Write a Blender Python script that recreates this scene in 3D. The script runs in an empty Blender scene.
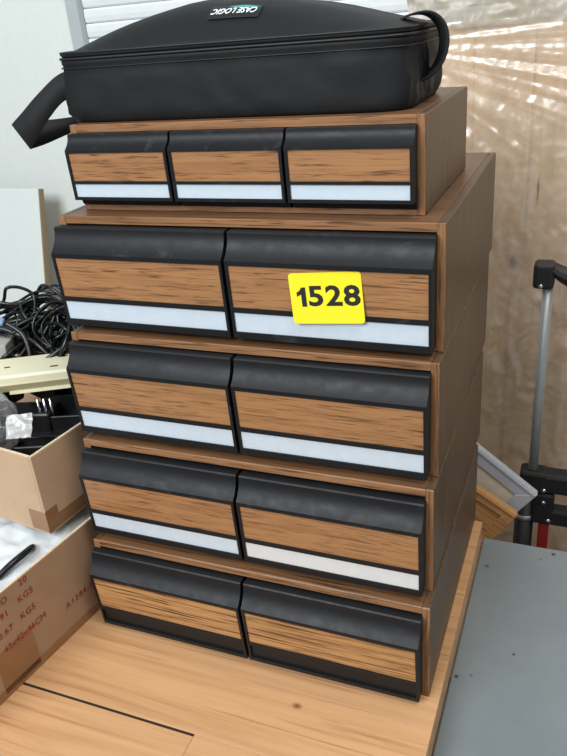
import bpy, bmesh, math, random
from mathutils import Vector, Matrix, noise
from math import sin, cos, radians, pi

sc = bpy.context.scene
COL = sc.collection
random.seed(7)

# ------------------------------------------------------------------ camera
def make_camera():
    pos = Vector((.1231, -.6897, .723))
    yaw, pitch, roll = radians(23.7455), radians(26.0674), radians(-5.0688)
    f = Vector((-sin(yaw)*cos(pitch), cos(yaw)*cos(pitch), -sin(pitch)))
    r = Vector((cos(yaw), sin(yaw), 0)); u = r.cross(f)
    r2 = r*cos(roll)+u*sin(roll); u2 = -r*sin(roll)+u*cos(roll)
    cam = bpy.data.cameras.new('camera'); ob = bpy.data.objects.new('camera', cam); COL.objects.link(ob)
    cam.sensor_fit = 'VERTICAL'; cam.sensor_height = 36; cam.lens = 36*740.23/756; cam.clip_start = .02
    M = Matrix((r2, u2, -f)).transposed().to_4x4(); M.translation = pos
    ob.matrix_world = M
    sc.camera = ob
make_camera()

# ------------------------------------------------------------------ light
w = bpy.data.worlds.new('room_ambient'); sc.world = w; w.use_nodes = True
w.node_tree.nodes['Background'].inputs[0].default_value = (.84, .92, 1, 1)
w.node_tree.nodes['Background'].inputs[1].default_value = .36

def area(name, loc, target, sx, sy, power, color):
    l = bpy.data.lights.new(name, 'AREA'); l.shape = 'RECTANGLE'; l.size = sx; l.size_y = sy
    l.energy = power; l.color = color
    o = bpy.data.objects.new(name, l); COL.objects.link(o); o.location = loc
    o.rotation_euler = (Vector(target)-Vector(loc)).to_track_quat('-Z', 'Y').to_euler()
    return o
area('daylight_window', (-.95, -2.35, 2.15), (-.2, .1, .3), 1.6, 1.3, 100, (.93, .97, 1))
area('fill_light', (.75, -.55, 2.4), (.1, .3, 0), .9, .9, 30, (1, .95, .87))  # unseen fill light, added to brighten and warm the wrapped panel

sc.view_settings.view_transform = 'Standard'
sc.view_settings.look = 'None'
sc.view_settings.exposure = 0.0
sc.view_settings.gamma = 1.0
sc.view_settings.use_curve_mapping = False

# ------------------------------------------------------------------ materials
def s2l(c):
    return tuple(((x/255)/12.92 if x/255 <= .04045 else ((x/255+.055)/1.055)**2.4) for x in c)+(1,)

MATS = {}
def base_mat(name):
    m = bpy.data.materials.new(name); m.use_nodes = True
    MATS[name] = m
    return m, m.node_tree.nodes, m.node_tree.links, m.node_tree.nodes['Principled BSDF']

def coords(N, L, scale, rnd=True):
    tc = N.new('ShaderNodeTexCoord'); mp = N.new('ShaderNodeMapping')
    mp.inputs['Scale'].default_value = scale
    L.new(tc.outputs['Object'], mp.inputs['Vector'])
    if rnd:
        oi = N.new('ShaderNodeObjectInfo'); mul = N.new('ShaderNodeMath'); mul.operation = 'MULTIPLY'
        mul.inputs[1].default_value = 37.0
        L.new(oi.outputs['Random'], mul.inputs[0])
        add = N.new('ShaderNodeVectorMath'); add.operation = 'ADD'
        L.new(mp.outputs[0], add.inputs[0]); L.new(mul.outputs[0], add.inputs[1])
        return add.outputs[0]
    return mp.outputs[0]

def ramp(N, L, fac, stops):
    r = N.new('ShaderNodeValToRGB'); e = r.color_ramp.elements
    while len(e) < len(stops): e.new(.5)
    for k, (p, c) in enumerate(stops): e[k].position = p; e[k].color = c
    L.new(fac, r.inputs[0]); return r.outputs[0]

def nz(N, L, vec, scale=1, detail=5, rough=.55, dist=0):
    n = N.new('ShaderNodeTexNoise'); n.inputs['Scale'].default_value = scale
    n.inputs['Detail'].default_value = detail; n.inputs['Roughness'].default_value = rough
    n.inputs['Distortion'].default_value = dist
    L.new(vec, n.inputs['Vector']); return n.outputs['Fac']

def mix(N, L, fac, a, b, blend='MIX'):
    m = N.new('ShaderNodeMix'); m.data_type = 'RGBA'; m.blend_type = blend
    if isinstance(fac, (int, float)): m.inputs[0].default_value = fac
    else: L.new(fac, m.inputs[0])
    for v, i in ((a, 6), (b, 7)):
        if isinstance(v, tuple): m.inputs[i].default_value = v
        else: L.new(v, m.inputs[i])
    return m.outputs[2]

def bump(N, L, B, h, strength, dist=.001):
    b = N.new('ShaderNodeBump'); b.inputs['Strength'].default_value = strength; b.inputs['Distance'].default_value = dist
    L.new(h, b.inputs['Height']); L.new(b.outputs[0], B.inputs['Normal'])

def wood(name, light, mid, dark, axis=0, across=45, along=2.2, streak=.5, streak_across=240, streak_along=6, rough=.42, varia=0):
    m, N, L, B = base_mat(name)
    sc1 = [across]*3; sc1[axis] = along
    sc2 = [streak_across]*3; sc2[axis] = streak_along
    v1 = coords(N, L, sc1); v2 = coords(N, L, sc2)
    n1 = nz(N, L, v1, 1, 4, .6, 1.6)
    c = ramp(N, L, n1, [(.3, s2l(mid)), (.52, s2l(light)), (.72, s2l(mid))])
    n2 = nz(N, L, v2, 1, 3, .6, .6)
    f = ramp(N, L, n2, [(streak, (0, 0, 0, 1)), (streak+.14, (1, 1, 1, 1))])
    c = mix(N, L, f, c, s2l(dark))
    sc3 = [streak_across*.35]*3; sc3[axis] = streak_along*.35
    n3 = nz(N, L, coords(N, L, sc3), 1, 3, .55, .8)
    f3 = ramp(N, L, n3, [(.5, (0, 0, 0, 1)), (.75, (.45, .45, .45, 1))])
    c = mix(N, L, f3, c, s2l(dark))
    if varia:
        oi = N.new('ShaderNodeObjectInfo'); hs = N.new('ShaderNodeHueSaturation')
        mr = N.new('ShaderNodeMapRange'); mr.inputs[3].default_value = 1-varia; mr.inputs[4].default_value = 1+varia
        L.new(oi.outputs['Random'], mr.inputs[0]); L.new(mr.outputs[0], hs.inputs['Value']); L.new(c, hs.inputs['Color'])
        c = hs.outputs[0]
    L.new(c, B.inputs['Base Color']); B.inputs['Roughness'].default_value = rough
    bump(N, L, B, n2, .12, .0006)
    return m

def plain(name, col, rough=.5, metal=0, noise_amt=.08, noise_scale=40, bump_s=0, bump_scale=None, spec=.5):
    m, N, L, B = base_mat(name)
    v = coords(N, L, (1, 1, 1), False)
    n = nz(N, L, v, noise_scale, 4, .6)
    a = tuple(max(0, x*(1-noise_amt)) for x in s2l(col)[:3])+(1,)
    b = tuple(min(1, x*(1+noise_amt)) for x in s2l(col)[:3])+(1,)
    L.new(ramp(N, L, n, [(.3, a), (.7, b)]), B.inputs['Base Color'])
    B.inputs['Roughness'].default_value = rough; B.inputs['Metallic'].default_value = metal
    B.inputs['Specular IOR Level'].default_value = spec
    if bump_s:
        nb = nz(N, L, v, bump_scale or noise_scale, 3, .5); bump(N, L, B, nb, bump_s, .001)
    return m

def smudged(name, col, smudge, rough=.45, thr=.58, scale=22):
    m, N, L, B = base_mat(name)
    v = coords(N, L, (1, 1, 1.3))
    n = nz(N, L, v, scale, 6, .7, .4)
    f = ramp(N, L, n, [(thr, (0, 0, 0, 1)), (thr+.2, (1, 1, 1, 1))])
    L.new(mix(N, L, f, s2l(col), s2l(smudge)), B.inputs['Base Color'])
    n3 = nz(N, L, v, 60, 4, .6)
    mr = N.new('ShaderNodeMapRange'); mr.inputs[3].default_value = rough-.12; mr.inputs[4].default_value = rough+.2
    L.new(n3, mr.inputs[0]); L.new(mr.outputs[0], B.inputs['Roughness'])
    B.inputs['Specular IOR Level'].default_value = .3
    nb = nz(N, L, v, 900, 2, .5); bump(N, L, B, nb, .1, .0004)
    return m

M_oak = wood('oak_edge_band', (152, 109, 72), (132, 92, 59), (86, 56, 34), 0, streak=.52, streak_across=380, streak_along=14)
M_oak_up = wood('oak_edge_band_upright', (152, 109, 72), (132, 92, 59), (86, 56, 34), 2, streak=.52, streak_across=380, streak_along=14)
M_oak_top = wood('oak_vinyl', (116, 82, 54), (98, 68, 44), (70, 46, 28), 0, streak=.52, streak_across=380, streak_along=10)
M_oak_inlay = wood('oak_inlay', (168, 121, 79), (150, 105, 66), (100, 66, 41), 0, across=40, along=3, streak=.53, streak_across=520, streak_along=22)
M_oak_strong = wood('oak_inlay_dark_streaks', (190, 143, 92), (168, 121, 74), (64, 40, 22), 0, across=34, along=3, streak=.5, streak_across=480, streak_along=10)
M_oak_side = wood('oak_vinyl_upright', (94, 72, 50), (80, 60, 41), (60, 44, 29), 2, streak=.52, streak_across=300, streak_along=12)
M_black = smudged('black_moulded_plastic', (19, 21, 24), (52, 57, 62), .46, .6)
M_silver = plain('silver_label_foil', (206, 219, 229), .42, .12, .03, 90)
M_silver_pale = plain('white_label_card', (216, 216, 214), .6, 0, .03, 60)
M_table = wood('beech_stave', (206, 161, 116), (190, 144, 100), (168, 121, 81), 0, across=22, along=1.3, streak=.56, streak_across=120, streak_along=3, rough=.38, varia=.06)
# dark knots: one in the table board before the lowest cabinet, two marks in the wrapped panel
def knot(mat, centre, stretch, r0, r1, col):
    N = mat.node_tree.nodes; L = mat.node_tree.links; B = N['Principled BSDF']
    gm = N.new('ShaderNodeNewGeometry'); sb = N.new('ShaderNodeVectorMath'); sb.operation = 'SUBTRACT'; sb.inputs[1].default_value = centre
    sv = N.new('ShaderNodeVectorMath'); sv.operation = 'MULTIPLY'; sv.inputs[1].default_value = stretch
    ln = N.new('ShaderNodeVectorMath'); ln.operation = 'LENGTH'
    L.new(gm.outputs['Position'], sb.inputs[0]); L.new(sb.outputs[0], sv.inputs[0]); L.new(sv.outputs[0], ln.inputs[0])
    kf = ramp(N, L, ln.outputs['Value'], [(r0, (1, 1, 1, 1)), (r1, (0, 0, 0, 1))])
    old = B.inputs['Base Color'].links[0].from_socket
    L.new(mix(N, L, kf, old, s2l(col)), B.inputs['Base Color'])
knot(M_table, (-.1381, -.1409, 0), (1, 1.5, 1), .002, .0065, (104, 62, 36))
M_black_gap = plain('seam_shade', (40, 26, 16), .8)  # dark colour stands in for the shade inside the open table seam

m, N, L, B = base_mat('grey_painted_top')
v = coords(N, L, (1, 1, 1), False)
n1 = nz(N, L, v, 6, 5, .6); c = ramp(N, L, n1, [(.3, s2l((112, 121, 125))), (.7, s2l((126, 134, 137)))])
vo = N.new('ShaderNodeTexVoronoi'); vo.inputs['Scale'].default_value = 34; L.new(v, vo.inputs['Vector'])
f1 = ramp(N, L, vo.outputs['Distance'], [(.09, (1, 1, 1, 1)), (.13, (0, 0, 0, 1))])
n2 = nz(N, L, v, 11, 2, .5); f2 = ramp(N, L, n2, [(.53, (0, 0, 0, 1)), (.57, (1, 1, 1, 1))])
mm = N.new('ShaderNodeMath'); mm.operation = 'MULTIPLY'; L.new(f1, mm.inputs[0]); L.new(f2, mm.inputs[1])
L.new(mix(N, L, mm.outputs[0], c, s2l((62, 52, 46))), B.inputs['Base Color']); B.inputs['Roughness'].default_value = .5
M_grey = m
bump(N, L, B, nz(N, L, v, 260, 3, .5), .06, .0006)

M_wall = plain('painted_plaster', (220, 227, 223), .85, 0, .02, 60, .12, 140)
M_trim = plain('window_frame_paint', (176, 185, 186), .5, 0, .02)
M_slat = plain('shutter_slat_white', (226, 232, 235), .5, 0, .02)
M_board = plain('white_laminate', (216, 224, 221), .45, 0, .02)
M_chip = plain('chipboard_edge', (150, 128, 100), .85, 0, .2, 300)
M_floor = plain('concrete_floor', (120, 108, 96), .8, 0, .15, 8)
M_leg = plain('dark_steel', (60, 62, 64), .5, .6)
M_nylon = plain('black_nylon', (14, 16, 18), .62, 0, .15, 14, .6, 34, .35)
M_piping = plain('black_piping', (15, 16, 18), .5)
M_web = plain('black_webbing', (15, 15, 16), .75, 0, .2, 500, .4, 900)
M_white_print = plain('white_print', (222, 226, 226), .6)
M_teal = plain('teal_print', (58, 140, 140), .6)
M_yellow = plain('yellow_sticker_paper', (238, 226, 36), .45, 0, .02)
M_ink = plain('black_ink', (24, 24, 22), .6)
M_card = plain('brown_cardboard', (190, 160, 130), .85, 0, .05, 20, .15, 60)
M_card2 = plain('dark_brown_cardboard', (166, 136, 108), .85, 0, .06, 20, .15, 60)
M_card_edge = plain('cardboard_edge', (214, 194, 166), .9, 0, .25, 400)
M_tape = plain('brown_packing_tape', (146, 108, 74), .25, 0, .06, 30)
M_red = plain('red_stencil_ink', (150, 52, 42), .9, 0, .3, 90)
M_cable = plain('black_rubber', (18, 19, 21), .32)
M_brick = plain('black_abs', (22, 23, 25), .4)
M_cream = plain('cream_plastic', (222, 217, 186), .45, 0, .03, 20)
M_cream2 = plain('aged_cream_plastic', (196, 184, 146), .5, 0, .05, 20)
M_darkslot = plain('slot_dark', (60, 50, 36), .8)
M_chrome = plain('bright_metal', (214, 216, 218), .22, 1)
M_greybox = plain('grey_card', (168, 168, 164), .8)
M_foil = plain('grey_foil', (180, 180, 180), .4, .3, .15, 60)
M_blue = plain('pale_blue_plastic', (150, 180, 214), .4)
M_alu = plain('brushed_aluminium', (158, 162, 164), .42, .35, .06, 80)
M_blackplastic = plain('black_handle_plastic', (24, 24, 26), .5, 0, .1, 200, .15, 600)
M_redp = plain('red_metal', (140, 26, 24), .4)
M_tyre = plain('black_tyre', (22, 22, 22), .8)
M_frame_s = plain('silver_moulding', (186, 192, 200), .4, .15, .04, 30)
M_frame_w = wood('pine_moulding', (206, 158, 102), (188, 138, 84), (150, 102, 58), 0, across=40, along=3, rough=.5)
M_mat = plain('cream_marbled_mat', (214, 204, 186), .8, 0, .09, 40)
M_panel = wood('pine_board', (224, 194, 156), (210, 178, 138), (180, 144, 106), 2, across=14, along=1.3, streak=.58, streak_across=90, streak_along=2, rough=.6, varia=.07)

knot(M_panel, (0.0068, .62, 0.3006), (1.5, 0, 1), .003, .016, (98, 68, 48))
knot(M_panel, (0.0401, .62, 0.4268), (12, 0, 1), .012, .034, (110, 76, 52))

def film(name, opac, tint, rough=.14, gloss=1.3):
    m = bpy.data.materials.new(name); m.use_nodes = True; N = m.node_tree.nodes; L = m.node_tree.links
    N.clear(); out = N.new('ShaderNodeOutputMaterial')
    tr = N.new('ShaderNodeBsdfTransparent'); gl = N.new('ShaderNodeBsdfGlossy'); df = N.new('ShaderNodeBsdfDiffuse'); tl = N.new('ShaderNodeBsdfTranslucent')
    gl.inputs['Roughness'].default_value = rough
    df.inputs[0].default_value = s2l(tint); tl.inputs[0].default_value = s2l(tint)
    a = N.new('ShaderNodeMixShader'); a.inputs[0].default_value = .4; L.new(df.outputs[0], a.inputs[1]); L.new(tl.outputs[0], a.inputs[2])
    v = coords(N, L, (1, 1, 1), False); n = nz(N, L, v, 30, 4, .6)
    mr = N.new('ShaderNodeMapRange'); mr.inputs[1].default_value = .3; mr.inputs[2].default_value = .7
    mr.inputs[3].default_value = opac*.6; mr.inputs[4].default_value = min(1, opac*1.4); L.new(n, mr.inputs[0])
    b = N.new('ShaderNodeMixShader'); L.new(mr.outputs[0], b.inputs[0]); L.new(tr.outputs[0], b.inputs[1]); L.new(a.outputs[0], b.inputs[2])
    lw = N.new('ShaderNodeFresnel'); lw.inputs[0].default_value = 1.5
    ml = N.new('ShaderNodeMath'); ml.operation = 'MULTIPLY'; ml.inputs[1].default_value = gloss; ml.use_clamp = True; L.new(lw.outputs[0], ml.inputs[0])
    mn = N.new('ShaderNodeMath'); mn.operation = 'MINIMUM'; mn.inputs[1].default_value = .3; L.new(ml.outputs[0], mn.inputs[0])
    e = N.new('ShaderNodeMixShader'); L.new(mn.outputs[0], e.inputs[0]); L.new(b.outputs[0], e.inputs[1]); L.new(gl.outputs[0], e.inputs[2])
    L.new(e.outputs[0], out.inputs[0]); MATS[name] = m
    return m
M_film = film('stretch_film', .30, (250, 243, 232), .33, 3.6)
M_film_thick = film('gathered_film', .85, (196, 184, 166), .4, 1.5)
M_clear = film('clear_polythene', .22, (214, 222, 228), .12)
M_whitebag = plain('white_polythene', (212, 220, 225), .35, 0, .03)

# ------------------------------------------------------------------ mesh helpers
def link(name, me, mat, parent=None, loc=None, rot=None):
    o = bpy.data.objects.new(name, me); COL.objects.link(o)
    if mat is not None and not me.materials: me.materials.append(mat)
    if parent: o.parent = parent
    if loc is not None: o.location = loc
    if rot is not None: o.rotation_euler = rot
    return o

def finish(bm, name, smooth=False):
    bmesh.ops.recalc_face_normals(bm, faces=bm.faces)
    me = bpy.data.meshes.new(name); bm.to_mesh(me); bm.free()
    if smooth:
        for p in me.polygons: p.use_smooth = True
    return me

def bm_box(bm, x0, x1, y0, y1, z0, z1, bev=0, seg=1, M=None):
    b2 = bmesh.new()
    bmesh.ops.create_cube(b2, size=1)
    for v in b2.verts:
        v.co = Vector(((x0+x1)/2+v.co.x*(x1-x0), (y0+y1)/2+v.co.y*(y1-y0), (z0+z1)/2+v.co.z*(z1-z0)))
    if bev: bmesh.ops.bevel(b2, geom=b2.edges[:], offset=bev, segments=seg, affect='EDGES', profile=.5)
    if M is not None: bmesh.ops.transform(b2, matrix=M, verts=b2.verts)
    me = bpy.data.meshes.new('t'); b2.to_mesh(me); b2.free(); bm.from_mesh(me); bpy.data.meshes.remove(me)

def box(name, x0, x1, y0, y1, z0, z1, mat, parent=None, bev=.001, seg=1, **k):
    bm = bmesh.new(); bm_box(bm, x0, x1, y0, y1, z0, z1, bev, seg)
    return link(name, finish(bm, name), mat, parent, **k)

def prism_x(bm, prof, x0, x1):
    """polygon (y,z) extruded along x"""
    a = [bm.verts.new((x0, y, z)) for y, z in prof]; b = [bm.verts.new((x1, y, z)) for y, z in prof]
    n = len(prof)
    bm.faces.new(a); bm.faces.new(b[::-1])
    for i in range(n): bm.faces.new((a[i], a[(i+1) % n], b[(i+1) % n], b[i]))

def tube(bm, pts, r, seg=8, closed=False):
    pts = [Vector(p) for p in pts]; n = len(pts); rings = []
    up = Vector((0, 0, 1)); prev = None
    for i, p in enumerate(pts):
        if closed: t = pts[(i+1) % n]-pts[i-1]
        else: t = pts[min(i+1, n-1)]-pts[max(i-1, 0)]
        t.normalize()
        s = t.cross(prev if prev else (up if abs(t.z) < .9 else Vector((1, 0, 0))))
        if s.length < 1e-5: s = t.cross(Vector((0, 1, 0)))
        s.normalize(); q = s.cross(t).normalized(); prev = q
        rr = r[i] if isinstance(r, (list, tuple)) else r
        rings.append([bm.verts.new(p+(s*cos(2*pi*k/seg)+q*sin(2*pi*k/seg))*rr) for k in range(seg)])
    m = n if closed else n-1
    for i in range(m):
        a, b = rings[i], rings[(i+1) % n]
        for k in range(seg): bm.faces.new((a[k], a[(k+1) % seg], b[(k+1) % seg], b[k]))
    if not closed:
        bm.faces.new(rings[0][::-1]); bm.faces.new(rings[-1])

def spline(ctrl, n=12, closed=False):
    c = [Vector(p) for p in ctrl]; out = []; m = len(c)
    rng = range(m) if closed else range(m-1)
    for i in rng:
        if closed: p0, p1, p2, p3 = c[i-1], c[i], c[(i+1) % m], c[(i+2) % m]
        else: p0, p1, p2, p3 = c[max(i-1, 0)], c[i], c[i+1], c[min(i+2, m-1)]
        for k in range(n):
            t = k/n
            out.append(.5*((2*p1)+(-p0+p2)*t+(2*p0-5*p1+4*p2-p3)*t*t+(-p0+3*p1-3*p2+p3)*t**3))
    if not closed: out.append(c[-1])
    return out

def ribbon(e1, e2, th=.0016):
    """thick strap between two edge polylines"""
    bm = bmesh.new(); n = len(e1)
    R = []
    for i in range(n):
        a, b = Vector(e1[i]), Vector(e2[i])
        t = (Vector(e1[min(i+1, n-1)])-Vector(e1[max(i-1, 0)]))
        nn = t.cross(b-a)
        nn = nn.normalized()*th/2 if nn.length > 1e-9 else Vector((0, th/2, 0))
        R.append([bm.verts.new(a+nn), bm.verts.new(b+nn), bm.verts.new(b-nn), bm.verts.new(a-nn)])
    for i in range(n-1):
        for k in range(4): bm.faces.new((R[i][k], R[i][(k+1) % 4], R[i+1][(k+1) % 4], R[i+1][k]))
    bm.faces.new(R[0]); bm.faces.new(R[-1][::-1])
    return finish(bm, 'ribbon', True)

def text_mesh(body, size, ext=.0002, offset=0, shear=0, spacing=1):
    cu = bpy.data.curves.new('txt', 'FONT'); cu.body = body; cu.size = size; cu.extrude = ext; cu.offset = offset
    cu.align_x = 'CENTER'; cu.align_y = 'CENTER'; cu.shear = shear; cu.space_character = spacing; cu.resolution_u = 3
    o = bpy.data.objects.new('txt', cu); COL.objects.link(o)
    dg = bpy.context.evaluated_depsgraph_get(); dg.update()
    me = bpy.data.meshes.new_from_object(o.evaluated_get(dg))
    bpy.data.objects.remove(o); bpy.data.curves.remove(cu)
    me.materials.clear()
    return me

def empty(name, loc=(0, 0, 0), rz=0):
    o = bpy.data.objects.new(name, None); COL.objects.link(o); o.location = loc; o.rotation_euler = (0, 0, rz)
    o.empty_display_size = .02
    return o
def tag(o, label, cat, group=None):
    o['label'] = label; o['category'] = cat
    if group: o['group'] = group
    return o
def struct(o): o['kind'] = 'structure'; return o

# ------------------------------------------------------------------ room
FZ = -.75
struct(box('floor', -3, 2.2, -3, 1.0, FZ-.05, FZ, M_floor, bev=0))
WY = .86
bm = bmesh.new()      # back wall with window opening
WX0, WX1, WZ0, WZ1 = -1.007, .35, .58, 1.75
bm_box(bm, -3, WX0, WY, WY+.12, FZ, 2.3); bm_box(bm, WX1, 2.2, WY, WY+.12, FZ, 2.3)
bm_box(bm, WX0, WX1, WY, WY+.12, FZ, WZ0); bm_box(bm, WX0, WX1, WY, WY+.12, WZ1, 2.3)
struct(link('wall_back', finish(bm, 'wall_back'), M_wall))

win = struct(empty('window_1', ((WX0+WX1)/2, WY, WZ0)))
hw = (WX1-WX0)/2; hh = WZ1-WZ0
bm = bmesh.new()
bm_box(bm, -hw, -hw+.031, -.006, .05, 0, hh, .002); bm_box(bm, hw-.036, hw, -.006, .05, 0, hh, .002)
bm_box(bm, -hw, hw, -.006, .05, -.0, .036, .002); bm_box(bm, -hw, hw, -.006, .05, hh-.036, hh, .002)
link('window_frame', finish(bm, 'window_frame'), M_trim, win)
bm = bmesh.new()
prism_x(bm, [(.009, 0), (.0068, .003), (.0056, .013), (.006, .025), (.009, .0292), (.018, .0292), (.018, 0)], -hw+.032, hw-.037)
sl = finish(bm, 'slat')
k = 0
zz = .038
while zz < hh-.07:
    link('slat', sl, M_slat, win, loc=(0, .008, zz)); zz += .0305

# leaning white laminated board (stands on the floor against the wall)
bo = empty('laminated_board', (-1.13, .515, FZ))
tag(bo, 'white laminated board with raw chipboard edge leaning against the plaster wall', 'board')
lean = math.atan2(.265, 1.14)
bo.rotation_euler = (-lean, 0, 0)
box('face_sheet', -.62, -.002, 0, .002, 0, 1.17, M_board, bo, .0005)
box('core', -.62, 0, .002, .019, 0, 1.17, M_chip, bo, .0005)

# ------------------------------------------------------------------ beech work table, laid from staves
TX0, TX1, TY0, TY1, TT = -1.45, .0165, -.46, .262, .038
tb = empty('beech_work_table', (TX1, TY0, FZ)); tag(tb, 'wooden work table of beech staves carrying the drawer cabinets', 'table')
def T(o): o.location = Vector(o.location)-Vector(tb.location); return o
rows = [TY0, -.395, -.305, -.2115, -.125, -.041, .052, .1125, .166, .215, TY1]
joints = [[-.9, -.4], [-1.1, -.62, -.12], [-.80, -.236], [-1.0, -.55], [-.75], [-1.1, -.55], [-.9, -.4], [-.7, -.3], [-1.0, -.52], [-.8, -.2]]
for i in range(len(rows)-1):
    xs = [TX0]+joints[i]+[TX1]
    for j in range(len(xs)-1):
        y0, y1 = rows[i]+.0001, rows[i+1]-.0001
        if i == 2 and xs[j+1] == -.236: y1 -= .0036
        cx = (xs[j]+xs[j+1])/2; hx = (xs[j+1]-xs[j])/2-.0002
        T(box('stave', -hx, hx, y0, y1, -TT, 0, M_table, tb, .0003, loc=(cx, 0, 0)))
T(box('seam_shade_bed', TX0+.003, TX1-.003, TY0+.003, TY1-.003, -TT+.002, -.0012, M_black_gap, tb, 0))  # added slab just below the surface, its dark colour paints the seam's shade
for lx in (TX0+.06, TX1-.09):
    for ly in (TY0+.08, TY1-.06):
        T(box('leg', lx-.03, lx+.03, ly-.03, ly+.03, FZ, -TT, M_frame_w, tb, .003))

# grey painted table beside it
GZ = -.040
gt = empty('grey_table', (.5, 0, FZ)); tag(gt, 'grey painted table with chipped spots beside the beech work table', 'table')
box('table_top', .0172-.5, .75, -.72, .276, GZ-FZ-.028, GZ-FZ, M_grey, gt, .0015)
for lx in (-.43, .68):
    for ly in (-.66, .22): box('leg', lx-.02, lx+.02, ly-.02, ly+.02, 0, GZ-FZ-.028, M_leg, gt, .002)

# ------------------------------------------------------------------ drawer cabinets
def drawer_mesh(wd, S):
    """black moulded drawer front, centred in x, back plane y=0, z from cabinet bottom."""
    bm = bmesh.new()
    pt, pl, pb = S['pt'], S['pl'], S['pb']; zt, zl, zb = S['zt'], S['zl'], S['zb']
    prof = [(.012, zt), (-pt+.0015, zt), (-pt, zt-.0015)]
    NS = 18
    for k in range(1, NS):        # concave finger scoop
        a = k/NS*pi/2
        yy = -pt-(pl-pt)*(1-cos(a)); z = (zt-.0015)-(zt-.0015-zl-.001)*sin(a)
        # ease towards the lip
        t = k/NS
        yy = -pt-(pl-pt)*(t**2.1); z = (zt-.0015)+(zl-(zt-.0015))*t
        prof.append((yy, z))
    prof += [(-pl, zl), (-pl, zl-.0018), (-pl+.0022, zl-.0028)]
    fb = lambda z: -(pb+(pl-pb)*(z-zb)/(zl-zb))
    prof += [(fb(zb)+.0022, zb)]
    if S.get('foot'): prof += [(-.006, zb-.001), (-.003, S['foot']), (.012, S['foot'])]
    else: prof += [(.012, zb)]
    prism_x(bm, prof, -wd/2, wd/2)
    def bar(x0, x1, z0, z1):
        pr = [(fb(z0)-.0004, z0), (fb(z1)-.0004, z1), (fb(z1)+.003, z1), (fb(z0)+.003, z0)]
        prism_x(bm, pr, x0, x1)
    h = wd/2; rim = .0032
    bar(-h, -h+rim, zb, zl-.0018); bar(h-rim, h, zb, zl-.0018)
    zs = [zl-.0018, S['w1'], S['w0'], S['s1'], S['s0'], zb]
    bar(-h+rim, h-rim, S['w1'], zl-.0018)
    bar(-h+rim, h-rim, S['s1'], S['w0'])
    bar(-h+rim, h-rim, zb, S['s0'])
    me = finish(bm, 'drawer', True); me.set_sharp_from_angle(angle=radians(32))
    return me, fb, rim

def plate(wd, rim, fb, z0, z1, lift=.001):
    bm = bmesh.new()
    prism_x(bm, [(fb(z0)+.0022-lift, z0), (fb(z1)+.0022-lift, z1), (fb(z1)+.0024, z1), (fb(z0)+.0024, z0)], -wd/2+rim, wd/2-rim)
    return finish(bm, 'plate')

def cabinet(name, w, h, d, t, ndraw, S, inl, inr, gap, loc, yaw, label, wood_mat, strips, group):
    """local origin: front bottom centre; front plane y=0, back y=d."""
    x, y, z = loc      # given at right front corner
    c = Vector((x, y, z))+Matrix.Rotation(yaw, 3, 'Z') @ Vector((-w/2, 0, 0))
    r = empty(name, c, yaw); tag(r, label, 'cabinet', group)
    eb = .0012
    for sx in (-1, 1):
        a, b = sorted((sx*w/2, sx*(w/2-t)))
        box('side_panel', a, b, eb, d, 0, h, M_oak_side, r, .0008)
        box('edge_band', a, b, 0, eb, 0, h, M_oak_up, r, .0005)
    box('top_panel', -w/2+t, w/2-t, eb, d, h-t, h, M_oak_top, r, .0004)
    box('edge_band', -w/2+t, w/2-t, 0, eb, h-t, h, M_oak, r, .0004)
    box('bottom_panel', -w/2+t, w/2-t, eb, d, 0, S['bt'], M_oak_top, r, .0004)
    box('edge_band', -w/2+t, w/2-t, 0, eb, 0, S['bt'], M_oak, r, .0004)
    box('back_panel', -w/2+t, w/2-t, d-.006, d-.001, S['bt'], h-t, M_chip, r, 0)
    span = w-inl-inr; wd = (span-gap*(ndraw-1))/ndraw
    for k in range(1, ndraw):
        cx = -w/2+inl+k*wd+(k-.5)*gap
        box('divider', cx-.004, cx+.004, .02, d-.01, S['bt'], h-t, M_black, r, 0)
    dm, fb, rim = drawer_mesh(wd, S); wp = plate(wd, rim, fb, S['w0'], S['w1']); sp = plate(wd, rim, fb, S['s0'], S['s1'], .0008)
    res = []
    for k in range(ndraw):
        cx = -w/2+inl+wd/2+k*(wd+gap)
        dr = link('drawer', dm, M_black, r, loc=(cx, 0, 0))
        wi = link('wood_inlay', wp.copy(), wood_mat, dr)
        if strips[k] is not None:
            s = link('label_strip', sp.copy(), strips[k], dr)
        res.append(dr)
    return r, res, wd

S0 = dict(pt=.010, pl=.0235, pb=.019, zt=.1225, zl=.0955, zb=.0068, w1=.0905, w0=.043, s1=.0375, s0=.0145, bt=.006)
hs = [.1332, .1333, .1352, .1343]; ws = [.445, .441, .438, .437]; ds = [.3598, .365, .3575, .3512]
pos = [(0, 0, 0), (.0007, -.0273, .1765), (.0016, -.0543, 0), (.0043, -.0823, 0)]
zb = [sum(hs[k+1:]) for k in range(4)]
labels = ['two-drawer woodgrain cabinet bearing the yellow number sticker',
          'two-drawer woodgrain cabinet directly beneath the one with yellow sticker',
          'two-drawer woodgrain cabinet with one white and one silver label strip',
          'lowest two-drawer woodgrain cabinet without label strips, standing on the table']
G = 'woodgrain drawer cabinets in the stack'
cabs = []
for k in range(4):
    S = dict(S0)
    if k == 0: S.update(pl=.0255, pb=.022, pt=.0115)
    if k == 3: S.update(w0=.0395, s1=.0345, s0=.0125, pb=.0165)
    strips = [M_silver, M_silver] if k < 2 else ([M_silver, M_silver_pale] if k == 2 else [None, None])
    cabs.append(cabinet('drawer_cabinet', ws[k], hs[k]-.0004, ds[k], .0088, 2, S, .0012 if k else -.001, .0082, .004,
                        (pos[k][0], pos[k][1], zb[k]), radians(pos[k][2]), labels[k],
                        M_oak_strong if k == 3 else M_oak_inlay, strips, G))
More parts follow.
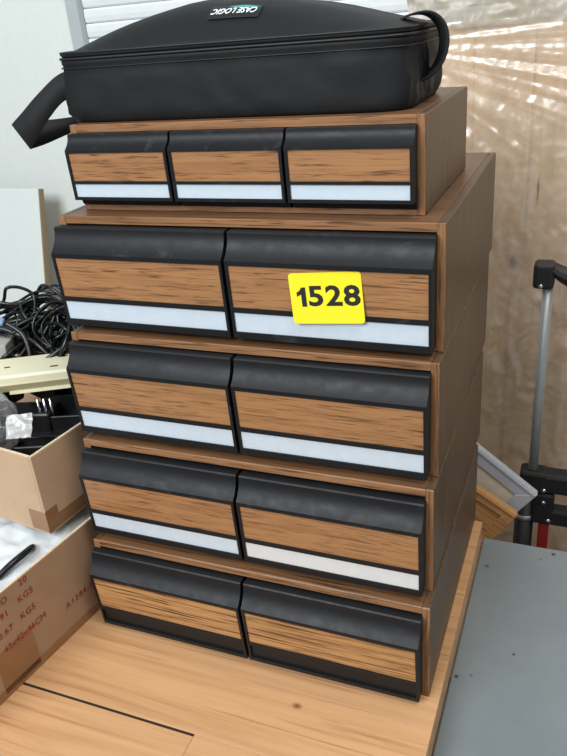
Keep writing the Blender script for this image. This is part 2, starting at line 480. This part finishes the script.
ZT = sum(hs)
S3 = dict(pt=.009, pl=.0185, pb=.0165, zt=.0862, zl=.0705, zb=.0150, w1=.0675, w0=.0365, s1=.0335, s0=.0185, bt=.0062, foot=.0072)
capT = cabinet('drawer_cabinet', .4022, .0948, .2266, .0085, 3, S3, .0015, .0075, .003, (-.0253, .0248, ZT), radians(-.576),
               'small three-drawer woodgrain cabinet topmost of the stack beneath the black bag', M_oak_inlay, [M_silver]*3, G)
ZTT = ZT+.0948

# yellow lot sticker on the right drawer front of the top two-drawer cabinet
st = empty('number_sticker', (-.1145, -.0252, .4635)); st.rotation_euler = (radians(90), 0, 0)
tag(st, 'yellow paper sticker printed 1528 on a drawer front', 'sticker')
def rrect(bm, hx, hy, r, z0, z1, n=6):
    o = []
    for cx, cy, a0 in ((hx-r, hy-r, 0), (-hx+r, hy-r, 90), (-hx+r, -hy+r, 180), (hx-r, -hy+r, 270)):
        for k in range(n+1):
            a = radians(a0+90*k/n); o.append((cx+r*cos(a), cy+r*sin(a)))
    a = [bm.verts.new((x, y, z0)) for x, y in o]; b = [bm.verts.new((x, y, z1)) for x, y in o]
    bm.faces.new(a[::-1]); bm.faces.new(b)
    for i in range(len(o)): bm.faces.new((a[i], a[(i+1) % len(o)], b[(i+1) % len(o)], b[i]))
bm = bmesh.new(); rrect(bm, .0385, .027, .004, 0, .0003)
sh = link('paper', finish(bm, 'paper'), M_yellow, st); sh.rotation_euler = (0, 0, radians(4.2))
tm = text_mesh('528', .029, .00008, .0008, 0, 1.08)
for v in tm.vertices: v.co.x = v.co.x*1.22+.0082
bm = bmesh.new(); bm.from_mesh(tm)
one = [(-.0215, .0105), (-.0258, .0105), (-.0282, .0070), (-.0315, .0052), (-.0315, .0008), (-.0268, .0030), (-.0268, -.0100), (-.0215, -.0100)]
fa = [bm.verts.new((x, y, .0001)) for x, y in one]; bm.faces.new(fa[::-1])
me = finish(bm, 'printed_number')
tx = link('printed_number', me, M_ink, st, loc=(0, .0015, .0004), rot=(0, 0, radians(4.2)))
st.rotation_euler = (radians(90-2.3), 0, 0)

# ------------------------------------------------------------------ black nylon bag
BC = Vector((-.2445, .128)); BHX, BHY, BH = .2015, .088, .068
bag = empty('nylon_media_bag', (BC.x, BC.y, ZTT)); tag(bag, 'black padded nylon carrying bag lying on the topmost cabinet', 'bag')
def outline(n, ex=9.0):
    pts = []
    for k in range(n):
        a = 2*pi*k/n; c, s = cos(a), sin(a)
        rr = (abs(c)**ex+abs(s)**ex)**(-1/ex)
        pts.append((c*rr, s*rr))
    return pts
def lidz(u, v):
    """height of the puffed lid above the zip for normalised (u,v)"""
    s = min(1, (abs(u)**4+abs(v)**4)**.25)
    sag = 1-(.30*abs(u+.12)**1.6 if u > -.12 else .46*abs(u+.12)**1.15)
    z = .007+(.041*sag-.006*(u+.1))*(1-s**2.4)
    z += .0022*noise.noise(Vector((u*3.5, v*2, 3)))*(1-s)*2
    return z
bm = bmesh.new(); NN = 160; out = outline(NN)
levels = [(.0, .93), (.0, .965), (.004, .985), (.010, .998), (.018, 1.002), (.026, 1.004), (.034, 1.004), (.042, 1.002), (.050, 1.0), (.060, .992), (.0615, .999), (.0645, .999), (.066, .99)]
rings = []
for z, s in levels:
    ring = []
    for k, (u, v) in enumerate(out):
        wv = 1+(.018*noise.noise(Vector((u*5, v*5, z*22)))+.018*noise.noise(Vector((u*11+z*60, v*8, z*30))))*(1 if .005 < z < .06 else 0)
        ring.append(bm.verts.new((u*BHX*(1-(1-s)*BHY/BHX*1.6)*wv, v*BHY*s*wv, z)))
    rings.append(ring)
for a, b in zip(rings, rings[1:]):
    for k in range(NN): bm.faces.new((a[k], a[(k+1) % NN], b[(k+1) % NN], b[k]))
bm.faces.new(rings[0][::-1])
bm.faces.new(rings[-1])
link('body', finish(bm, 'body', True), M_nylon, bag)
bm = bmesh.new(); rings = []
ss = [.985, 1.0, .99, .965, .93, .88, .82, .75, .67, .58, .48, .38, .28, .18, .09]
for j, s in enumerate(ss):
    ring = []
    for u, v in out:
        q = 1-(1-s)
        uu, vv = u*s, v*s
        if j == 0: z = .0675
        elif j == 1: z = .071
        else: z = .066+lidz(uu, vv)
        ring.append(bm.verts.new((uu*BHX, vv*BHY, z)))
    rings.append(ring)
for a, b in zip(rings, rings[1:]):
    for k in range(NN): bm.faces.new((a[k], a[(k+1) % NN], b[(k+1) % NN], b[k]))
bm.faces.new(rings[-1]); bm.faces.new(rings[0][::-1])
link('lid', finish(bm, 'lid', True), M_nylon, bag)
for z, rr, sc_ in ((.0668, .0016, 1.0), (.0728, .0014, .995), (.0575, .0007, 1.003)):
    bm = bmesh.new(); tube(bm, [(u*BHX*sc_, v*BHY*sc_, z) for u, v in out], rr, 6, True)
    link('zip_piping' if rr > .001 else 'stitch_line', finish(bm, 'zip_piping', True), M_piping, bag)
# logo patch, its foot towards the back of the bag
def on_lid(x, y, lift):
    u, v = x/BHX, y/BHY
    e = .004
    z = .066+lidz(u, v)
    dx = (lidz((x+e)/BHX, v)-lidz((x-e)/BHX, v))/(2*e); dy = (lidz(u, (y+e)/BHY)-lidz(u, (y-e)/BHY))/(2*e)
    n = Vector((-dx, -dy, 1)).normalized()
    return Vector((x, y, z))+n*lift
lc = Vector((.016, -.0575)); PW, PH = .0285, .0095
bm = bmesh.new(); g = []
for a in range(13):
    g.append([bm.verts.new(on_lid(lc.x-PW+2*PW*a/12, lc.y-PH+2*PH*b/6, .0012)) for b in range(7)])
for a in range(12):
    for b in range(6): bm.faces.new((g[a][b], g[a+1][b], g[a+1][b+1], g[a][b+1]))
lp = link('logo_patch', finish(bm, 'logo_patch', True), M_piping, bag)
tm = text_mesh('CASE LOGIC', .0105, .0001, .0002, .25, 1.0)
for v in tm.vertices: v.co = on_lid(lc.x-v.co.x*.85, lc.y-v.co.y*1.0, .0016+v.co.z)
link('logo_text', tm, M_white_print, lp)
bm = bmesh.new(); g = []
for a in range(13):
    t = a/12; xx = lc.x-.008+.034*t; hh_ = .0022*sin(pi*t)+.0003
    g.append([bm.verts.new(on_lid(xx, lc.y+.0062-.002*t+s*hh_, .0015)) for s in (-1, 1)])
for a in range(12): bm.faces.new((g[a][0], g[a+1][0], g[a+1][1], g[a][1]))
link('logo_swoosh', finish(bm, 'logo_swoosh', True), M_teal, lp)
# left webbing loop
e1 = [(-.405, .064, .689), (-.4476, .06, .6836), (-.4832, .058, .6637), (-.515, .060, .643), (-.540, .068, .6300), (-.546, .078, .629), (-.535, .092, .629), (-.505, .104, .629), (-.470, .11, .631), (-.425, .114, .6325)]
e2 = [(-.405, .064, .661), (-.4475, .06, .6552), (-.4763, .058, .6357), (-.500, .060, .615), (-.520, .068, .6010), (-.526, .078, .599), (-.515, .092, .602), (-.495, .104, .609), (-.468, .112, .6175), (-.4315, .118, .6295)]
def loc_(l): return [Vector(p)-Vector(bag.location) for p in l]
link('carry_strap', ribbon(spline(loc_(e1), 6), spline(loc_(e2), 6), .0018), M_web, bag)
pc = [(-.075, .10, .705), (-.055, .10, .7135), (-.036, .10, .714), (-.0235, .10, .704), (-.0195, .10, .688), (-.024, .10, .670), (-.036, .10, .657), (-.049, .10, .652)]
e1 = [(x+.001, y-.002, z) for x, y, z in pc]; e2 = [(x-.013, y+.028, z-.002) for x, y, z in pc]
link('carry_strap', ribbon(spline(loc_(e1), 6), spline(loc_(e2), 6), .002), M_web, bag)

# ------------------------------------------------------------------ cardboard boxes on the left
th = radians(-7.7)
def carton(name, corner, w, d, h, t, mat, label, serr=0):
    """corner = front right bottom outer corner; box runs left (w) and back (d)"""
    r = empty(name, corner, th); tag(r, label, 'box')
    def wall(nm, x0, x1, y0, y1):
        o = box(nm, x0, x1, y0, y1, t, h, mat, r, .0008)
        e = box('cut_edge', x0+.0004, x1-.0004, y0+.0004, y1-.0004, h-.0003, h+.0005, M_card_edge, o, 0)
    box('bottom', -w, 0, 0, d, 0, t, mat, r, .0008)
    wall('side_wall', -t, 0, 0, d); wall('side_wall', -w, -w+t, 0, d)
    wall('end_wall', -w+t, -t, 0, t); wall('end_wall', -w+t, -t, d-t, d)
    return r
lowc = (-.4935, -.330, 0)
lb = carton('cardboard_box', lowc, .62, .375, .140, .004, M_card2, 'open cardboard box with red stencilled lettering, standing on the wooden table')
UBZ = .1415
ub = carton('cardboard_box', (-.486, -.098, UBZ), .58, .295, .118, .004, M_card, 'open cardboard box full of cables standing above the red-lettered box')
# tape on upper carton corner
bm = bmesh.new(); bm_box(bm, -.030, .0006, -.0006, 0, .004, .034); bm_box(bm, 0, .0006, 0, .020, .004, .036)
bm_box(bm, 0, .0006, .02, .28, .004, .022)
link('packing_tape', finish(bm, 'packing_tape'), M_tape, ub)
bm = bmesh.new(); bm_box(bm, 0, .0006, .093, .150, .006, .066); bm_box(bm, 0, .0006, .0, .372, .0, .014)
link('packing_tape', finish(bm, 'packing_tape'), M_tape, lb)
# red lettering on the lower carton's right side (text reads front-to-back, +y local)
def side_text(body, size, yl, z, sp=1.1):
    me = text_mesh(body, size, .0001, 0, 0, sp)
    o = link('stencil_lettering', me, M_red, lb)
    o.matrix_local = Matrix(((0, 0, 1, .0009), (1, 0, 0, yl), (0, 1, 0, z), (0, 0, 0, 1)))
side_text('20', .0125, .157, .1335); side_text('NO', .0125, .121, .128)
side_text('91', .0125, .121, .1095); side_text('KGS', .0125, .155, .1132)
side_text('0.67', .0125, .116, .087); side_text('KGS', .0125, .152, .089)
side_text('43x42x46CM', .0125, .141, .0645, 1.0)
side_text('A1384-B0', .0125, .236, .0485, 1.2)

# cables, loops of black flex heaped in the upper carton
CG = 'black cables heaped in the open box'
def cable(ctrl, r, closed=False, label='black cable looped among the heap in the open box', mat=M_cable):
    bm = bmesh.new(); tube(bm, spline(ctrl, 8, closed), r, 7, closed)
    o = link('cable', finish(bm, 'cable', True), mat)
    return tag(o, label, 'cable', CG)
def ring_cable(c, rx, rz, tilt, yaw, r, wob=.25, seed=0, turns=1.0):
    rd = random.Random(seed); pts = []; n = int(10*turns)
    R = Matrix.Rotation(yaw, 3, 'Z') @ Matrix.Rotation(tilt, 3, 'X')
    for k in range(n+1):
        a = 2*pi*turns*k/n
        q = 1+wob*(rd.random()-.5)
        pts.append(Vector(c)+R @ Vector((rx*cos(a)*q, rz*sin(a)*q, .02*(rd.random()-.5)+.01*a/6.28)))
    cable(pts, r)
rd0 = random.Random(11)
ring_cable((-.675, .14, .345), .030, .040, radians(75), radians(20), .0026, .2, 1)
ring_cable((-.635, .16, .335), .045, .045, radians(60), radians(-10), .0026, .25, 2, 1.6)
ring_cable((-.60, .15, .325), .04, .035, radians(70), radians(30), .0022, .3, 3, 1.8)
ring_cable((-.575, .165, .325), .034, .034, radians(62), radians(-30), .0022, .3, 4, 1.7)
ring_cable((-.66, .15, .32), .07, .04, radians(50), radians(10), .003, .3, 5, 1.5)
ring_cable((-.69, .13, .32), .05, .04, radians(55), radians(40), .003, .3, 6, 1.8)
ring_cable((-.61, .13, .305), .08, .04, radians(35), radians(25), .0034, .25, 7, 1.4)
ring_cable((-.64, .12, .30), .09, .045, radians(25), radians(10), .0036, .25, 8, 2.2)
ring_cable((-.56, .14, .30), .05, .045, radians(30), radians(15), .0036, .2, 9, 2.2)
ring_cable((-.70, .11, .30), .06, .05, radians(30), radians(0), .0036, .2, 10, 2.0)
for k in range(14):
    ring_cable((rd0.uniform(-.72, -.55), rd0.uniform(.12, .19), rd0.uniform(.305, .33)), rd0.uniform(.03, .06), rd0.uniform(.025, .04), radians(rd0.uniform(30, 75)), radians(rd0.uniform(-40, 40)), rd0.uniform(.0018, .0032), .3, 20+k, rd0.uniform(1.2, 2))
cable([(-.74, .09, .32), (-.69, .10, .335), (-.65, .105, .325), (-.62, .11, .305), (-.59, .10, .285)], .0045, False, 'thickest black cable sloping over the heap down to the cream casing')
cable([(-.665, .10, .345), (-.64, .10, .33), (-.625, .09, .31), (-.615, .075, .29)], .004)
cable([(-.72, .17, .335), (-.66, .17, .362), (-.60, .18, .366), (-.55, .19, .358)], .0024)
cable([(-.70, .17, .35), (-.655, .17, .37), (-.61, .175, .365), (-.575, .17, .345), (-.56, .165, .32)], .0022)
cable([(-.60, .165, .352), (-.56, .175, .352), (-.53, .185, .36), (-.51, .19, .362)], .0016)

# black power adapters filling the carton
AG = 'black plastic adapters in the open box'
def adapter(loc, rot, sx, sy, sz):
    r = empty('power_adapter', loc); r.rotation_euler = rot
    tag(r, 'black plastic power adapter buried among the cables', 'adapter', AG)
    box('casing', -sx, sx, -sy, sy, -sz, sz, M_brick, r, .004, 2)
    bm = bmesh.new(); tube(bm, [(sx-.002, 0, 0), (sx+.012, 0, 0)], .004, 8); link('strain_relief', finish(bm, 'strain_relief', True), M_cable, r)
rd = random.Random(3)
for (x, y, z) in [(-.66, .07, .185), (-.56, .06, .185), (-.63, .13, .235), (-.72, .10, .235), (-.54, .11, .225), (-.600, .035, .222), (-.655, .008, .205), (-.655, .165, .285), (-.565, .155, .290), (-.745, .165, .290)]:
    adapter((x, y, z), (rd.uniform(-.2, .2), rd.uniform(-.2, .2), rd.uniform(-.5, .5)), .036, .026, .022)
# black ribbed tray with plug pins at the front of the carton
tr = empty('plug_tray', (-.540, -.004, .218), radians(20)); tag(tr, 'shallow black plastic tray with three bright plug pins in the open box', 'tray')
bm = bmesh.new(); bm_box(bm, -.034, .045, -.035, .085, -.004, 0, .001); bm_box(bm, -.034, .045, .083, .087, -.004, .03, .001); bm_box(bm, -.034, .045, -.037, -.033, -.004, .016, .001); bm_box(bm, -.034, .045, .037, .041, -.004, .02, .001)
bm_box(bm, -.034, .045, -.004, -.001, 0, .012, .0005)
link('tray_shell', finish(bm, 'tray_shell'), M_brick, tr)
for k in range(3):
    bm = bmesh.new(); tube(bm, [(-.022+.009*k, .044, .0), (-.022+.009*k, .0445, .046)], .0018, 8)
    link('plug_pin', finish(bm, 'plug_pin', True), M_chrome, tr)

# cream device bar lying across the carton
bar = empty('cream_device_casing', (-.548, .084, .2665), radians(28)); tag(bar, 'long cream plastic device casing lying across the open box of cables', 'device')
bm = bmesh.new()
prism_x(bm, [(-.034, .026), (-.0335, .034), (-.031, .0375), (.028, .0385), (.031, .036), (.031, .026)], -.30, .062)
link('upper_shell', finish(bm, 'upper_shell'), M_cream, bar)
bm = bmesh.new(); prism_x(bm, [(-.030, .012), (-.0355, .024), (-.034, .0265), (.031, .0265), (.031, .012)], -.30, .062)
link('lower_shell', finish(bm, 'lower_shell'), M_cream2, bar)
bm = bmesh.new(); prism_x(bm, [(-.028, .006), (-.033, .0085), (-.032, .0125), (.031, .0125), (.031, .006)], -.085, .055)
link('foot_rail', finish(bm, 'foot_rail'), M_cream, bar)
for x, y, hx in ((-.02, -.018, .005), (-.012, .014, .006), (-.088, -.004, .004)):
    box('slot', x-hx, x+hx, y-.0012, y+.0012, .0372, .0388, M_darkslot, bar, 0)

# grey card box and pale blue connector at the edge of the heap
o = box('small_box', -.035, .035, -.02, .02, 0, .03, M_greybox, None, .001, loc=(-.700, .085, .292), rot=(0, .1, radians(20)))
tag(o, 'small grey card box tucked behind the cream casing', 'box')
o = box('connector_plug', -.012, .012, -.008, .008, -.006, .006, M_blue, None, .003, 2, loc=(-.70, .115, .338), rot=(.2, .3, .5))
tag(o, 'pale blue plastic plug lying on the cables', 'plug')

def crumple(name, nx, ny, fn, mat, seed, amp, fr, th_=0):
    bm = bmesh.new(); g = []
    for i in range(nx+1):
        row = []
        for j in range(ny+1):
            p, n = fn(i/nx, j/ny)
            q = Vector((p.x*fr, p.y*fr, p.z*fr+seed))
            d = (1-2*abs(noise.noise(q)))*amp+(1-2*abs(noise.noise(q*2.3)))*amp*.45+noise.noise(q*5)*amp*.2
            row.append(bm.verts.new(p+n*d))
        g.append(row)
    for i in range(nx):
        for j in range(ny): bm.faces.new((g[i][j], g[i+1][j], g[i+1][j+1], g[i][j+1]))
    me = bpy.data.meshes.new(name); bm.to_mesh(me); bm.free()
    for p in me.polygons: p.use_smooth = True
    return link(name, me, mat)
# clear polythene bag bundled at the front of the upper carton
def bag_fn(u, v):
    a = 2*pi*u; b = pi*(v*.98+.01)
    n = Vector((cos(a)*sin(b), sin(a)*sin(b), cos(b)))
    return Vector((-.622+n.x*.042, -.028+n.y*.027, .252+n.z*.038)), n
o = crumple('polythene_bag', 40, 26, bag_fn, M_clear, 2, .011, 34)
tag(o, 'crumpled clear polythene bag at the front of the open cable box', 'bag')
def foil_fn(u, v):
    n = Vector((.3, -.6, .74)).normalized()
    a = Vector((.9, .42, .0)).normalized(); b = n.cross(a)
    return Vector((-.549, -.040, .262))+a*(u-.5)*.034+b*(v-.5)*.034, n
o = crumple('foil_packet', 12, 12, foil_fn, M_foil, 5, .004, 60)
tag(o, 'small crumpled grey packet in front of the black tray', 'packet')
# grey scrap of film by the leaning board
def scrap_fn(u, v):
    n = Vector((.2, -1, .1)).normalized()
    return Vector((-.555+(u-.5)*.05*(1-v*.6), .2+.0*v, .33+v*.065)), n
o = crumple('plastic_sheet', 12, 14, scrap_fn, M_clear, 9, .006, 40)
tag(o, 'grey translucent plastic scrap rising behind the cables', 'plastic sheet')

# lower carton contents: white polythene, black cable
def white_fn(u, v):
    R = Matrix.Rotation(th, 3, 'Z')
    p = R @ Vector((-.012-u*.35, .01+v*.34, 0))
    edge = min(u*14, 1)*min(v*14, 1)*min((1-v)*14, 1)
    return Vector((lowc[0]+p.x, lowc[1]+p.y, .112+.010*edge)), Vector((0, 0, 1))
o = crumple('polythene_sheet', 60, 60, white_fn, M_whitebag, 12, .006, 26)
tag(o, 'crumpled white polythene sheet filling the red-lettered box', 'plastic sheet')
bm = bmesh.new(); tube(bm, spline([(-.512, -.175, .128), (-.504, -.158, .136), (-.500, -.140, .138), (-.502, -.120, .134), (-.51, -.11, .125)], 8), .0045, 8)
o = tag(link('cable', finish(bm, 'cable', True), M_cable), 'thick black cable end poking up from the white polythene', 'cable')
box_ = o

# ------------------------------------------------------------------ wrapped pine panel at the back right
PY = .62; PX0, PX1, PZ1 = -.165, .80, .686
pn = empty('wrapped_pine_panel', (PX0, PY, FZ)); tag(pn, 'pine board panel wrapped in crumpled stretch film against the wall', 'panel')
bx = [PX0, -.07, .022, .118, .21, .30, .40, .50, .60, .70, PX1]
for i in range(len(bx)-1):
    x0, x1 = bx[i]-PX0+.0002, bx[i+1]-PX0-.0002
    cx = (x0+x1)/2
    box('board', x0-cx, x1-cx, 0 if i % 2 else .0004, .03, 0, PZ1-FZ, M_panel, pn, .0004, loc=(cx, 0, 0))
box('batten', .02, PX1-PX0-.02, .03, .05, .3, .38, M_frame_w, pn, .001)
box('batten', .02, PX1-PX0-.02, .03, .05, 1.1, 1.18, M_frame_w, pn, .001)
bm = bmesh.new()
nx, nz_ = 260, 330
FX0, FX1, FZ0, FZ1 = -.17, .62, -.30, PZ1+.005
g = []
def ridged(q): return 1-2*abs(noise.noise(q))
for i in range(nx+1):
    row = []
    for j in range(nz_+1):
        x = FX0+(FX1-FX0)*i/nx; z = FZ0+(FZ1-FZ0)*j/nz_
        # fan of tension creases running down-right from the upper left corner
        dx, dz = x-(-.24), z-.665
        ang = math.atan2(-dz, max(dx, 1e-3)); rad = math.hypot(dx, dz)
        t1 = (noise.noise(Vector((ang*17, rad*3, 1)))*.008+ridged(Vector((ang*30, rad*4, 9)))*.0022)*min(1, rad*3)
        fan = max(0, min(1, (z-.47)/.10))
        q = Vector((x*11, z*9, 4)); w1 = noise.noise(q)*.8
        vert = ridged(Vector((x*24+w1*1.6, z*14+w1*1.6, 7)))*.0050
        fine = ridged(Vector((x*50+w1, z*46, 2)))*.0013
        y = -.011-(t1*fan+vert*(1-.6*fan)+fine)
        row.append(bm.verts.new((x-PX0, min(y, -.0008), z-FZ)))
    g.append(row)
for i in range(nx):
    for j in range(nz_): bm.faces.new((g[i][j], g[i+1][j], g[i+1][j+1], g[i][j+1]))
link('stretch_film', finish(bm, 'stretch_film', True), M_film, pn)
bm = bmesh.new(); g = []
nx, nz_ = 200, 80
for i in range(nx+1):
    row = []
    for j in range(nz_+1):
        x = FX0-.004*j/6+(FX1-FX0)*i/nx; z = PZ1-.004+.30*j/nz_
        d = ridged(Vector((x*44+z*16, z*38-x*12, 5)))*.005+ridged(Vector((x*90, z*90, 1)))*.0022
        row.append(bm.verts.new((x-PX0, -.006-d+.010*j/nz_, z-FZ)))
    g.append(row)
for i in range(nx):
    for j in range(nz_): bm.faces.new((g[i][j], g[i+1][j], g[i+1][j+1], g[i][j+1]))
link('gathered_film', finish(bm, 'gathered_film', True), M_film_thick, pn)

# ------------------------------------------------------------------ hand truck
HY = .47; HX0, HX1 = .0745, .36
ht = empty('hand_truck', ((HX0+HX1)/2, HY, FZ)); tag(ht, 'folding hand truck with aluminium pole and black handle behind the grey table', 'hand truck')
def H(x, y, z): return (x-(HX0+HX1)/2, y-HY, z-FZ)
for x in (HX0, HX1):
    bm = bmesh.new(); tube(bm, [H(x, HY, -.10), H(x, HY, .33)], .0080, 20); link('inner_pole', finish(bm, 'inner_pole', True), M_alu, ht)
    bm = bmesh.new(); tube(bm, [H(x-.009, HY, FZ+.06), H(x-.009, HY, -.065)], .0165, 20); link('outer_pole', finish(bm, 'outer_pole', True), M_blackplastic, ht)
    bm = bmesh.new(); tube(bm, [H(x-.009, HY, -.128), H(x-.009, HY, -.118)], .0175, 20); link('pole_collar', finish(bm, 'pole_collar', True), M_alu, ht)
bm = bmesh.new()   # handle: two sockets and a waved grip
for x in (HX0, HX1):
    s = 1 if x == HX0 else -1
    a, b = sorted((x-.0225*s, x+.009*s))
    bm_box(bm, *[v for v in (H(a, 0, 0)[0], H(b, 0, 0)[0], -.016, .016, .311-FZ, .3515-FZ)], .006, 3)
prof = [(HX0-.010, .351, .020), (HX0+.004, .352, .020), (HX0+.016, .347, .026), (HX0+.032, .341, .030), (HX0+.08, .336, .030), (HX1-.08, .336, .030), (HX1-.032, .341, .030), (HX1-.016, .347, .026), (HX1-.004, .352, .02), (HX1+.010, .351, .02)]
R_ = []
for x, zt, hgt in prof:
    loop = []
    for k in range(12):
        a = 2*pi*k/12
        loop.append(bm.verts.new(H(x, HY+.0165*cos(a)*(1 if abs(cos(a)) < .8 else .95), zt-hgt*.5+hgt*.5*sin(a)*1.0)))
    R_.append(loop)
for a, b in zip(R_, R_[1:]):
    for k in range(12): bm.faces.new((a[k], a[(k+1) % 12], b[(k+1) % 12], b[k]))
bm.faces.new(R_[0][::-1]); bm.faces.new(R_[-1])
grip = link('grip_handle', finish(bm, 'grip_handle'), M_blackplastic, ht)
def screw(x, y, z, r, parent):
    bm = bmesh.new(); tube(bm, [H(x, y, z), H(x, y-.003, z)], [r, r*.75], 14)
    o = link('screw', finish(bm, 'screw', True), M_chrome, parent)
screw(HX0-.010, HY-.0155, .317, .0040, grip)
# lower bracket: upper and lower bars with an opening between them
bm = bmesh.new()
for x in (HX0, HX1):
    s = 1 if x == HX0 else -1
    a, b = sorted((x-.021*s, x+.024*s)); bm_box(bm, H(a, 0, 0)[0], H(b, 0, 0)[0], -.018, .018, -.066-FZ, -.024-FZ, .006, 2)
    a, b = sorted((x+.002*s, x+.040*s)); bm_box(bm, H(a, 0, 0)[0], H(b, 0, 0)[0], -.016, .016, -.132-FZ, -.064-FZ, .007, 2)
bm_box(bm, H(HX0, 0, 0)[0], H(HX1, 0, 0)[0], -.017, .017, -.064-FZ, -.026-FZ, .006, 2)
bm_box(bm, H(HX0+.01, 0, 0)[0], H(HX1-.01, 0, 0)[0], -.014, .014, -.132-FZ, -.100-FZ, .005, 2)
br = link('cross_bracket', finish(bm, 'cross_bracket'), M_blackplastic, ht)
screw(HX0+.0215, HY-.0175, -.056, .0048, br); screw(HX0+.0225, HY-.0155, -.083, .0042, br); screw(HX0+.033, HY-.0155, -.120, .0048, br)
bm = bmesh.new()
for x in (HX0+.026, HX1-.026): bm_box(bm, H(x-.009, 0, 0)[0], H(x+.009, 0, 0)[0], -.012, .012, FZ+.1-FZ, -.130-FZ, .002)
link('side_rail', finish(bm, 'side_rail'), M_redp, ht)
bm = bmesh.new(); bm_box(bm, H(HX0-.03, 0, 0)[0], H(HX1+.03, 0, 0)[0], -.16, .0, .004, .010, .002); link('toe_plate', finish(bm, 'toe_plate'), M_alu, ht)
for x in (HX0-.02, HX1+.02):
    bm = bmesh.new(); tube(bm, [H(x-.014, HY+.035, FZ+.08), H(x+.014, HY+.035, FZ+.08)], .08, 28); link('wheel', finish(bm, 'wheel', True), M_tyre, ht)
bm = bmesh.new(); tube(bm, [H(HX0-.02, HY+.035, FZ+.08), H(HX1+.02, HY+.035, FZ+.08)], .008, 12); link('axle', finish(bm, 'axle', True), M_alu, ht)

# ------------------------------------------------------------------ picture frames stuck behind the tables
def picture_frame(name, corner, ang, wl, hl, bw, mat, inner, label, dep):
    """right-hand corner at 'corner'; one edge runs up-left, the other down-left"""
    r = empty(name, corner); r.rotation_euler = (radians(-4), ang, 0)
    tag(r, label, 'picture frame')
    # local: x to the left (negative) = long edge, z negative = short edge
    def rail(nm, pts):
        bm = bmesh.new()
        f0 = [bm.verts.new((x, -dep/2, z)) for x, z in pts]; f1 = [bm.verts.new((x, dep/2, z)) for x, z in pts]
        bm.faces.new(f0); bm.faces.new(f1[::-1])
        for i in range(4): bm.faces.new((f0[i], f0[(i+1) % 4], f1[(i+1) % 4], f1[i]))
        bmesh.ops.bevel(bm, geom=bm.edges[:], offset=.0012, segments=1, affect='EDGES')
        link(nm, finish(bm, nm), mat, r)
    rail('frame_rail', [(-wl, 0), (0, 0), (-bw, -bw), (-wl+bw, -bw)])
    rail('frame_rail', [(0, 0), (0, -hl), (-bw, -hl+bw), (-bw, -bw)])
    rail('frame_rail', [(0, -hl), (-wl, -hl), (-wl+bw, -hl+bw), (-bw, -hl+bw)])
    rail('frame_rail', [(-wl, -hl), (-wl, 0), (-wl+bw, -bw), (-wl+bw, -hl+bw)])
    box('outer_lip', -wl+.003, -.003, -dep/2-.002, -dep/2+.001, -.007, -.003, mat, r, .0005)
    box('mount', -wl+bw-.003, -bw+.003, -dep/2+.003, -dep/2+.006, -hl+bw-.003, -bw+.003, inner, r, 0)
    box('backing_board', -wl+.004, -.004, dep/2-.003, dep/2+.001, -hl+.004, -.004, M_chip, r, 0)
    return r
picture_frame('picture_frame', (.0884, .40, -.027), radians(38), .34, .26, .026, M_frame_s, M_mat, 'silver picture frame with cream mount leaning behind the grey table', .014)
picture_frame('picture_frame', (.0605, .372, -.0545), radians(33), .30, .22, .020, M_frame_w, M_frame_w, 'pale wooden picture frame leaning in front of the silver one', .014)
